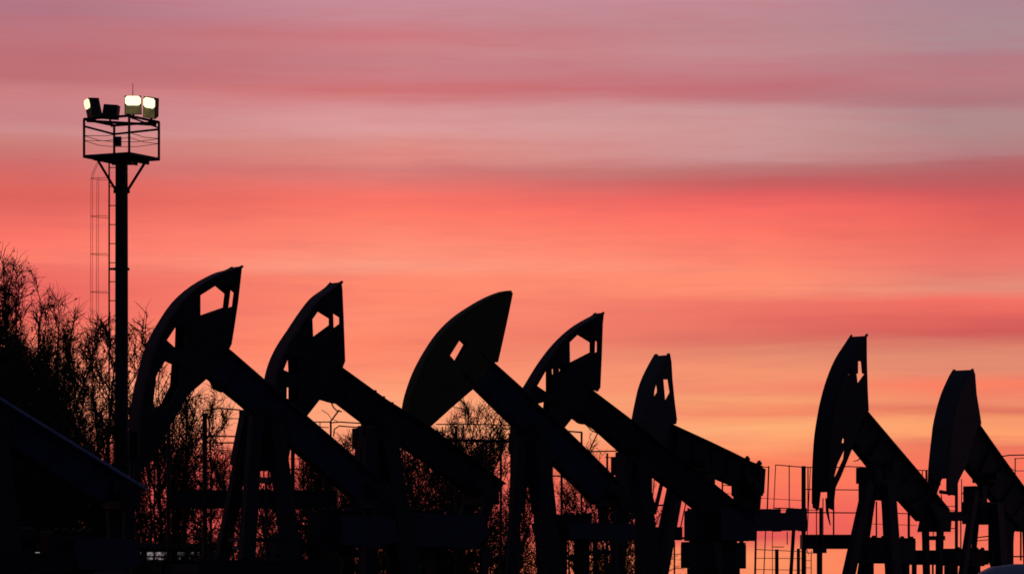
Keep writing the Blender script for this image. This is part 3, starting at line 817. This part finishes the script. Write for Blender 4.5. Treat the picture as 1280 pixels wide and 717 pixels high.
def make_tree(seed, H, spread, limbs, leaves, r0=None, low=0.12, subs=6, twigs=4, leaf_s=0.05, stems=1, upright=0.5, taper=0.62, tw=0.011):
    """trunk mesh and crown mesh (limbs, twigs and the dry leaves still hanging)"""
    rng = random.Random(seed)
    tr = MB(); cr = MB()
    r0 = r0 or H * 0.011
    for s in range(stems):
        base = Vector((0, 0, 0)) if stems == 1 else Vector((rng.uniform(-0.4, 0.4), rng.uniform(-0.4, 0.4), 0))
        Hs = H * (1 if s == 0 else rng.uniform(0.72, 0.95))
        lean = Vector((rng.gauss(0, 0.05), rng.gauss(0, 0.05), 0)) * (1 if stems == 1 else 2.2)
        pts = []; n = 9; wob = Vector((0, 0, 0))
        for i in range(n + 1):
            t = i / n
            wob += Vector((rng.gauss(0, 0.010), rng.gauss(0, 0.010), 0)) * H * 0.6
            pts.append(base + Vector((lean.x * Hs * t, lean.y * Hs * t, Hs * t)) + wob * t)
        tr.tube(pts, r0 * (1 if s == 0 else 0.75), 7, 0.012, caps=False)
        def on(t):
            x = t * n; i = min(int(x), n - 1); return pts[i].lerp(pts[i + 1], x - i)
        for k in range(limbs):
            t = low + (0.985 - low) * (k + rng.random()) / limbs
            az = rng.uniform(0, 2 * PI)
            # clumped: some sectors carry more
            el = R(rng.uniform(22, 50)) + upright * 0.35 + t * 0.35
            L = spread * (1.0 - taper * t ** 2.0) * rng.uniform(0.45, 1.2)
            d = Vector((math.cos(az) * math.cos(el), math.sin(az) * math.cos(el), math.sin(el)))
            p, dd = twig(cr, on(t), d, L, r0 * 0.34 * (1 - t * 0.75) + 0.008, rng, 4, 4, 0.35, 0.14)
            for j in range(subs):
                u = 0.2 + 0.8 * (j + rng.random()) / subs
                x = u * 4; i = min(int(x), 3); q = p[i].lerp(p[i + 1], x - i)
                d2 = (dd + Vector((rng.gauss(0, 0.7), rng.gauss(0, 0.7), rng.gauss(0.25, 0.5)))).normalized()
                L2 = L * 0.42 * rng.uniform(0.5, 1.2) * (1.15 - 0.5 * u) + 0.15
                p2, dd2 = twig(cr, q, d2, L2, tw * 1.4, rng, 3, 3, 0.3, 0.28)
                for m in range(twigs):
                    u2 = 0.25 + 0.75 * (m + rng.random()) / twigs
                    x2 = u2 * 3; i2 = min(int(x2), 2); q2 = p2[i2].lerp(p2[i2 + 1], x2 - i2)
                    d3 = (dd2 + Vector((rng.gauss(0, 0.6), rng.gauss(0, 0.6), rng.gauss(0.2, 0.5)))).normalized()
                    p3, _ = twig(cr, q2, d3, rng.uniform(0.25, 0.7), tw, rng, 2, 3, 0.2, 0.4)
                    nl = leaves * (1.25 - t) * rng.choice((0.2, 0.6, 1, 1.8))
                    nl = int(nl) + (rng.random() < nl - int(nl))
                    for _k in range(nl):
                        w = rng.random() * 2; i3 = min(int(w), 1)
                        pp = p3[i3].lerp(p3[i3 + 1], w - i3) + Vector((rng.gauss(0, 0.05), rng.gauss(0, 0.05), rng.gauss(0, 0.05)))
                        leaf(cr, pp, leaf_s * rng.uniform(0.6, 1.5), rng)
    def mesh(mb, nm, mat):
        me = bpy.data.meshes.new(nm); me.from_pydata(mb.v, [], mb.f); me.update(); me.materials.append(mat); return me
    tops = sorted(cr.v, key=lambda p: -p[2])
    tp = tops[min(30, len(tops) - 1)]
    return mesh(tr, 'trunk', M['bark']), mesh(cr, 'crown', M['leaf']), tp

PROTO = {
 'dense':  [make_tree(11, 12, 3.4, 38, 1.5, subs=7, twigs=5, leaf_s=0.06, stems=2), make_tree(12, 12, 3.0, 36, 1.4, subs=7, twigs=5, leaf_s=0.06, stems=2), make_tree(13, 12, 3.2, 36, 1.6, subs=7, twigs=5, leaf_s=0.065, stems=3)],
 'twiggy': [make_tree(41, 12, 2.8, 24, 0.8, subs=6, twigs=5, leaf_s=0.055, stems=4, upright=1.0, taper=0.7), make_tree(42, 12, 2.6, 24, 0.7, subs=6, twigs=5, leaf_s=0.055, stems=3, upright=1.0, taper=0.65), make_tree(43, 12, 2.8, 25, 0.9, subs=6, twigs=5, leaf_s=0.06, stems=4, upright=0.9, taper=0.7)],
 'bare':   [make_tree(21, 9, 2.9, 30, 0.45, subs=7, twigs=5, leaf_s=0.055, upright=0.1, tw=0.013), make_tree(22, 9, 2.6, 26, 0.6, subs=7, twigs=5, stems=2, leaf_s=0.055, upright=0.2, tw=0.013), make_tree(23, 9, 3.1, 30, 0.5, subs=7, twigs=5, leaf_s=0.055, upright=0.0, tw=0.013)],
 'shrub':  [make_tree(31, 4.5, 1.8, 18, 0.9, r0=0.03, low=0.05, subs=6, twigs=4, stems=3), make_tree(32, 4.5, 1.6, 18, 0.7, r0=0.03, low=0.05, subs=6, twigs=4, stems=3)],
}
PH = {'dense': 12.0, 'bare': 9.0, 'shrub': 4.5}
trng = random.Random(5)
def plant(kind, px, py, Y, label, group=None, var=None, wide=1.0, cat='tree'):
    """tree whose top reaches image row py at distance Y"""
    top = at(px, py, Y)
    i = trng.randrange(len(PROTO[kind])) if var is None else var
    tm, cm, tp = PROTO[kind][i]
    k = top.z / tp[2]; ang = trng.uniform(0, 6.28)
    top.x -= k * wide * (tp[0] * math.cos(ang) - tp[1] * math.sin(ang))
    root = empty({'dense': 'leafy_tree', 'twiggy': 'twiggy_tree', 'bare': 'bare_tree', 'shrub': 'wild_shrub'}[kind], (top.x, Y, 0), ang)
    root.scale = (k * wide, k * wide, k)
    tag(root, label, cat, group)
    for nm, me in (('trunk', tm), ('crown', cm)):
        o = bpy.data.objects.new(nm, me); C.objects.link(o); o.parent = root
    return root

# the tall clump on the left
plant('twiggy', 14, 322, 138, 'tallest dark tree with twiggy top at the left edge', var=0)
plant('twiggy', 40, 338, 140, 'dark bushy tree second from the left edge, sloping shoulder', var=1)
plant('twiggy', -10, 326, 142, 'twiggy dark tree cut by the left edge of the picture', var=2)
plant('twiggy', 62, 358, 136, 'dark twiggy tree on the falling slope of the left clump', var=2)
plant('twiggy', 98, 386, 139, 'lower twiggy tree just left of the mast ladder', var=0)
plant('bare', 130, 396, 141, 'thin spindly tree behind the mast ladder', var=1)
plant('bare', 170, 398, 137, 'sparse tree right of the mast behind the tallest jack head', var=2)
plant('bare', 186, 394, 143, 'fine twigged tree showing through the tallest jack head', var=0)
LT = 'dark twiggy tree in the upper part of the left thicket'
for px, py, Y in ((30, 332, 144), (2, 338, 139), (50, 372, 145), (82, 395, 142), (0, 365, 136), (114, 418, 145)):
    plant('twiggy', px, py, Y, LT, 'twiggy trees in the left thicket', wide=1.05)
LG = 'dark leafy tree filling the lower thicket left of the mast'
for px, py, Y in ((20, 425, 128), (62, 450, 127), (100, 470, 129), (-5, 460, 126), (40, 500, 124), (146, 500, 131), (80, 520, 124), (122, 545, 128), (165, 560, 128)):
    plant('dense', px, py, Y, LG, 'leafy trees in the left thicket', wide=1.25)
# trees seen between the jacks
plant('bare', 222, 478, 135, 'bare tree inside the gap below the tallest jack head', var=1, wide=1.1)
plant('bare', 240, 470, 132, 'bare straight trunked tree left of the tallest jack post', var=2, wide=1.1)
plant('bare', 272, 476, 136, 'bare tree with drooping twigs right behind the tallest jack beam', var=0)
plant('bare', 446, 530, 134, 'small arching tree framed under the second framed jack beam', var=1, wide=1.2)
plant('bare', 606, 496, 134, 'upright bare tree framed under the solid headed jack beam', var=2)
plant('bare', 566, 522, 138, 'low bare tree left of the upright one under the solid head', var=0)
plant('bare', 738, 543, 138, 'small bare tree under the long sloping framed jack beam', var=0, wide=0.8)
LB = 'bare tree lost in the tangled thicket behind the jack posts'
for px, py, Y in ((188, 520, 130), (204, 545, 128), (286, 570, 133), (310, 585, 131), (395, 600, 133), (425, 585, 131), (458, 552, 136), (500, 555, 132),
                  (520, 552, 138), (545, 545, 133), (585, 535, 131), (630, 530, 135), (655, 570, 133), (680, 580, 137), (710, 600, 134), (750, 598, 132), (775, 612, 135),
                  (415, 560, 138), (485, 585, 129), (562, 532, 132), (600, 538, 128), (728, 574, 134), (548, 535, 136), (622, 518, 138), (402, 575, 136), (434, 545, 139), (508, 552, 129), (530, 570, 131), (470, 600, 134), (712, 585, 137), (770, 585, 138)):
    plant('bare', px, py, Y, LB, 'bare trees in the thicket behind the jacks', wide=1.2)
LS = 'low wild shrub in the undergrowth along the thicket foot'
for k in range(8):
    px = 340 + k * 56 + trng.uniform(-12, 12)
    py = trng.uniform(650, 690)
    plant('shrub', px, py, trng.uniform(120, 130), LS, 'wild shrubs along the thicket foot', wide=1.15, cat='shrub')
LC = 'thin shrub in front of the lit cabin windows'
for px, py in ((208, 672), (224, 668), (241, 660), (258, 655), (172, 670)):
    plant('shrub', px, py, 107, LC, 'thin shrubs in front of the lit cabin', cat='shrub')

# ------------------------------------------------------------------ low lit cabin behind the thicket, van roof
def cabin():
    Y = 112
    a = at(20, 686, Y); b = at(268, 706, Y)
    root = empty('site_cabin', ((a.x + b.x) / 2, Y, 0))
    tag(root, 'long low site cabin with pale lit windows behind the left thicket', 'cabin')
    w = b.x - a.x; ztop = a.z + 0.15; cx = 0
    m = MB(); m.box((0, 3.0, ztop / 2 - 0.1), (w, 6.0, ztop - 0.2)); m.build('wall', M['siding'], root)
    r = MB(); r.prism([(-w / 2 - 0.3, ztop - 0.1), (w / 2 + 0.3, ztop - 0.1), (w / 2 + 0.3, ztop + 0.03), (-w / 2 - 0.3, ztop + 0.03)], None, -0.35, 6.4)
    r.build('roof', M['galv'], root)
    x = -w / 2 + 0.3
    rng = random.Random(3)
    while x < w / 2 - 0.9:
        ww = 0.75
        zt = at(0, 689.5, Y).z; zb = at(0, 699, Y).z
        fr_ = MB()
        fr_.box((x + ww / 2, -0.02, zt + 0.03), (ww + 0.1, 0.06, 0.06)); fr_.box((x + ww / 2, -0.02, zb - 0.03), (ww + 0.1, 0.06, 0.06))
        fr_.box((x - 0.025, -0.02, (zt + zb) / 2), (0.05, 0.06, zt - zb)); fr_.box((x + ww + 0.025, -0.02, (zt + zb) / 2), (0.05, 0.06, zt - zb))
        fr_.box((x + ww / 2, -0.03, zb + (zt - zb) * 0.4), (ww, 0.05, 0.05))
        f = fr_.build('window', M['siding'], root)
        p = MB(); p.box((x + ww / 2, -0.005, (zt + zb) / 2), (ww, 0.02, zt - zb)); p.build('pane', M['window'], f)
        x += 0.95
cabin()

def van():
    Y = 92
    t = at(1262, 704, Y)
    root = empty('parked_van', (t.x, Y, 0))
    tag(root, 'pale blue van with rounded roof just showing at the bottom right corner', 'van')
    h = t.z; L = 2.3; W = 0.95
    secs = []
    # lengthwise sections: (x, half width, z bottom, z top)
    prof = [(-L, .82, .55, 1.0), (-L + .1, .9, .42, 1.15), (-1.5, .95, .38, 1.32), (-1.25, .95, .36, 1.38), (-.75, .93, .36, h - .22), (-.45, .92, .36, h - .07), (0.1, .92, .36, h), (.9, .92, .36, h - .01), (1.7, .92, .38, h - .06), (L - .15, .9, .42, h - .16), (L, .84, .5, h - .4)]
    m = MB(); n = 16
    for x, w, z0, z1 in prof:
        for k in range(n):
            a = 2 * PI * k / n + PI / n
            cx_, sz = math.cos(a), math.sin(a)
            e = 0.42
            yy = math.copysign(abs(cx_) ** e, cx_) * w * (1 - 0.10 * max(sz, 0))
            zz = (z0 + z1) / 2 + math.copysign(abs(sz) ** e, sz) * (z1 - z0) / 2
            m.v.append((x, yy, zz))
    for i in range(len(prof) - 1):
        for k in range(n):
            m.f.append((i * n + k, i * n + (k + 1) % n, (i + 1) * n + (k + 1) % n, (i + 1) * n + k))
    m.f.append(tuple(range(n - 1, -1, -1))); m.f.append(tuple((len(prof) - 1) * n + k for k in range(n)))
    body = m.build('body', M['van'], root, smooth=True)
    g = MB()
    g.box((0.35, -0.925, 1.5), (2.2, 0.03, 0.42)); g.box((0.35, 0.925, 1.5), (2.2, 0.03, 0.42)); g.build('side_window', M['glass'], root, 0.02)
    for x in (-1.45, 1.35):
        for y in (-0.8, 0.8):
            w = MB(); w.disc((x, y, 0.33), 0.33, 0.22, 24); wh = w.build('wheel', M['rubber'], root, 0.03)
            rm = MB(); rm.disc((x, y + (0.115 if y > 0 else -0.115), 0.33), 0.19, 0.02, 18); rm.build('rim', M['galv'], wh)
    for y in (-0.6, 0.6):
        hl = MB(); hl.disc((0, 0, 0), 0.1, 0.05, 14); o = hl.build('headlight', M['glass'], root); o.rotation_euler = (0, 0, PI / 2); o.location = (-L + .06, y, 0.85)
    bp = MB(); bp.box((-L - .02, 0, .52), (.14, 1.7, .2)); bp.build('bumper', M['rubber'], root, 0.03)
van()

# ------------------------------------------------------------------ ground
g = MB()
g.add([(-6000, -2000, 0), (6000, -2000, 0), (6000, 9000, 0), (-6000, 9000, 0)], [(0, 1, 2, 3)])
tag(g.build('ground', M['soil']), 'dark bare soil of the well pad', 'ground', kind='structure')
del bpy.data.objects['ground']['category']

# ------------------------------------------------------------------ world: dusk sky with long streaks of lit cloud
w = bpy.data.worlds.new('World'); S.world = w; w.use_nodes = True
nt = w.node_tree; N, Lk = nt.nodes, nt.links
for n_ in list(N): N.remove(n_)
def nd(t, **kw):
    n_ = N.new(t)
    for k, v in kw.items(): setattr(n_, k, v)
    return n_
def math_(op, a, b=None, c=None, clamp=False):
    m_ = nd('ShaderNodeMath', operation=op, use_clamp=clamp)
    for i, x in enumerate((a, b, c)):
        if x is None: continue
        if isinstance(x, (int, float)): m_.inputs[i].default_value = x
        else: Lk.new(x, m_.inputs[i])
    return m_.outputs[0]
out = nd('ShaderNodeOutputWorld')
tc = nd('ShaderNodeTexCoord'); sx = nd('ShaderNodeSeparateXYZ'); Lk.new(tc.outputs['Generated'], sx.inputs[0])
x_, y_, z_ = sx.outputs
r_ = math_('SQRT', math_('ADD', math_('MULTIPLY', x_, x_), math_('MULTIPLY', y_, y_)))
t_ = math_('DIVIDE', z_, math_('MAXIMUM', r_, 0.001))
az_ = math_('ARCTAN2', x_, y_)
def noise(sa, st, detail=4, rough=0.5, seed=0.0):
    cv = nd('ShaderNodeCombineXYZ')
    Lk.new(math_('MULTIPLY', az_, sa), cv.inputs[0]); Lk.new(math_('MULTIPLY', t_, st), cv.inputs[1]); cv.inputs[2].default_value = seed
    n_ = nd('ShaderNodeTexNoise'); n_.inputs['Scale'].default_value = 1.0; n_.inputs['Detail'].default_value = detail; n_.inputs['Roughness'].default_value = rough
    Lk.new(cv.outputs[0], n_.inputs['Vector'])
    return n_.outputs['Fac']
def srgb(c):
    return tuple(((v / 255) / 12.92 if v / 255 <= 0.04045 else ((v / 255 + 0.055) / 1.055) ** 2.4) for v in c)
COLS = [  # photo column (azimuth) -> rows (elevation) and the colour of the lit cloud deck there
 (70, [(0,182,120,132),(20,178,118,132),(45,190,118,126),(70,190,112,120),(100,190,112,116),(118,205,130,132),(150,203,132,136),(168,206,140,138),(180,205,128,122),(200,205,118,116),(215,210,108,105),(232,220,105,98),(250,222,100,92),(270,232,106,98),(290,248,115,102),(310,255,122,105),(328,255,127,109),(342,240,110,100),(370,236,104,96),(400,242,108,96),(430,255,130,105),(460,255,145,115),(490,255,158,122),(540,250,145,112),(570,236,96,80),(600,228,90,84),(640,220,82,84),(690,240,98,78)]),
 (470, [(0,200,140,152),(20,200,140,150),(45,205,122,128),(60,205,130,135),(75,200,130,136),(100,205,125,130),(112,208,115,116),(130,214,140,142),(150,220,155,155),(165,222,156,154),(180,223,145,138),(200,224,138,130),(215,215,126,122),(235,238,121,111),(250,252,118,103),(270,255,126,105),(300,255,140,115),(320,255,147,121),(337,255,159,131),(350,255,138,111),(375,255,137,109),(395,255,142,113),(430,255,136,105),(455,255,140,110),(475,255,155,115),(500,255,165,122),(530,255,165,122),(550,252,150,115),(575,240,105,88),(600,232,95,85),(640,222,84,84),(700,240,100,82)]),
 (950, [(0,195,138,148),(40,190,135,142),(65,196,140,145),(108,192,112,120),(122,190,120,126),(140,200,150,152),(165,206,152,152),(188,204,150,150),(200,201,144,144),(212,190,118,116),(228,198,97,98),(245,225,95,95),(265,250,108,100),(290,255,120,102),(340,255,140,112),(365,255,145,115),(380,238,118,102),(400,232,110,98),(425,222,115,100),(440,228,138,110),(465,245,150,112),(485,245,140,108),(500,248,160,112),(518,246,138,101),(535,255,175,118),(555,255,160,110),(580,255,132,92),(612,255,122,92),(640,242,103,91),(668,224,86,86),(690,255,146,98)]),
 (1200, [(0,172,135,148),(40,172,140,146),(65,175,138,145),(75,180,125,135),(100,185,125,132),(130,175,120,126),(140,178,138,142),(170,178,138,138),(195,182,125,128),(205,180,106,108),(225,186,95,98),(245,205,90,92),(265,222,95,92),(290,228,100,92),(330,238,120,108),(350,232,128,112),(365,230,142,122),(380,245,115,100),(400,225,100,92),(415,208,92,88),(428,215,120,102),(445,225,138,112),(465,230,140,112),(482,252,128,98),(505,240,140,108),(515,225,118,92),(528,250,158,108),(545,255,160,108),(560,237,120,94),(590,252,115,90),(640,246,104,88),(690,250,116,90)])]
TMAX = (HZ + 15) / F
warp = math_('MULTIPLY', math_('SUBTRACT', noise(11, 60, 3, 0.5, 1.3), 0.5), 0.0050)
warp2 = math_('MULTIPLY', math_('SUBTRACT', noise(26, 420, 6, 0.65, 7.7), 0.5), 0.0042)
fac = math_('DIVIDE', math_('ADD', math_('ADD', t_, warp), warp2), TMAX, clamp=True)
prev = None
for ci, (cx_, rows) in enumerate(COLS):
    cr = nd('ShaderNodeValToRGB'); el = cr.color_ramp.elements
    rows = sorted(rows, key=lambda q: -q[0])
    while len(el) < len(rows): el.new(0.5)
    for e, (py, *c) in zip(el, rows):
        e.position = max(0.0, min(1.0, (HZ - py) / F / TMAX)); e.color = (*srgb(c), 1)
    Lk.new(fac, cr.inputs['Fac'])
    if prev is None: prev = cr.outputs['Color']
    else:
        m_ = nd('ShaderNodeMapRange'); m_.inputs['From Min'].default_value = math.atan((COLS[ci - 1][0] - CX) / F); m_.inputs['From Max'].default_value = math.atan((cx_ - CX) / F)
        Lk.new(math_('ADD', az_, math_('MULTIPLY', math_('SUBTRACT', noise(14, 90, 2, 0.5, 4.4), 0.5), 0.05)), m_.inputs['Value'])
        mm = nd('ShaderNodeMix', data_type='RGBA'); Lk.new(m_.outputs[0], mm.inputs['Factor']); Lk.new(prev, mm.inputs['A']); Lk.new(cr.outputs['Color'], mm.inputs['B'])
        prev = mm.outputs['Result']
# thin darker and greyer streaks
streak = noise(30, 340, 8, 0.62, 3.1)
sr = nd('ShaderNodeMapRange'); sr.inputs['From Min'].default_value = 0.46; sr.inputs['From Max'].default_value = 0.70; sr.inputs['To Min'].default_value = 0.0; sr.inputs['To Max'].default_value = 0.17
Lk.new(streak, sr.inputs['Value'])
mxs = nd('ShaderNodeMix', data_type='RGBA'); mxs.inputs['B'].default_value = (*srgb((198, 92, 98)), 1)
Lk.new(sr.outputs[0], mxs.inputs['Factor']); Lk.new(prev, mxs.inputs['A'])
# glow dies away upwards and away from the sunset
hy = math_('DIVIDE', y_, math_('MAXIMUM', r_, 0.001))
fa = nd('ShaderNodeMapRange', interpolation_type='SMOOTHSTEP'); fa.inputs['From Min'].default_value = 0.35; fa.inputs['From Max'].default_value = 0.97
Lk.new(hy, fa.inputs['Value'])
fu = nd('ShaderNodeMapRange', interpolation_type='SMOOTHSTEP'); fu.inputs['From Min'].default_value = 0.17; fu.inputs['From Max'].default_value = 0.60; fu.inputs['To Min'].default_value = 1.0; fu.inputs['To Max'].default_value = 0.0
Lk.new(t_, fu.inputs['Value'])
glow = math_('MULTIPLY', fa.outputs[0], fu.outputs[0])
bgc = nd('ShaderNodeBackground'); Lk.new(mxs.outputs['Result'], bgc.inputs['Color']); Lk.new(glow, bgc.inputs['Strength'])
sky = nd('ShaderNodeTexSky', sky_type='NISHITA'); sky.sun_disc = False
sky.sun_elevation = R(-3.0); sky.sun_rotation = R(0.0); sky.air_density = 1.0; sky.dust_density = 1.0; sky.ozone_density = 3.0
bgs = nd('ShaderNodeBackground'); Lk.new(sky.outputs[0], bgs.inputs['Color']); bgs.inputs['Strength'].default_value = 0.10
bgd = nd('ShaderNodeBackground'); bgd.inputs['Color'].default_value = (0.42, 0.50, 0.95, 1); bgd.inputs['Strength'].default_value = 0.055
anti = math_('SUBTRACT', 1.0, glow); Lk.new(math_('MULTIPLY', anti, 0.058), bgd.inputs['Strength'])
Lk.new(math_('MULTIPLY', anti, 0.10), bgs.inputs['Strength'])
a1 = nd('ShaderNodeAddShader'); a2 = nd('ShaderNodeAddShader')
Lk.new(bgc.outputs[0], a1.inputs[0]); Lk.new(bgs.outputs[0], a1.inputs[1]); Lk.new(a1.outputs[0], a2.inputs[0]); Lk.new(bgd.outputs[0], a2.inputs[1])
Lk.new(a2.outputs[0], out.inputs['Surface'])

# last of the sun, already at the horizon behind the jacks
sl = bpy.data.lights.new('sun', 'SUN'); sl.energy = 0.05; sl.angle = R(3); sl.color = (1.0, 0.45, 0.28)
so = bpy.data.objects.new('sun', sl); C.objects.link(so)
so.rotation_euler = (R(-89.0), 0, 0)

# ------------------------------------------------------------------ camera
cam = bpy.data.cameras.new('camera'); co = bpy.data.objects.new('camera', cam); C.objects.link(co)
co.location = (0, 0, CAMZ); co.rotation_euler = (R(90), 0, 0)
cam.sensor_width = 36; cam.lens = 36 * F / 1280
cam.shift_y = (HZ - 358.5) / 1280
cam.clip_start = 0.5; cam.clip_end = 20000
S.camera = co
S.view_settings.view_transform = 'Standard'; S.view_settings.look = 'None'
S.view_settings.exposure = 0; S.view_settings.gamma = 1
S.view_settings.use_curve_mapping = False
S.cycles.filter_width = 1.7
S.cycles.max_bounces = 4
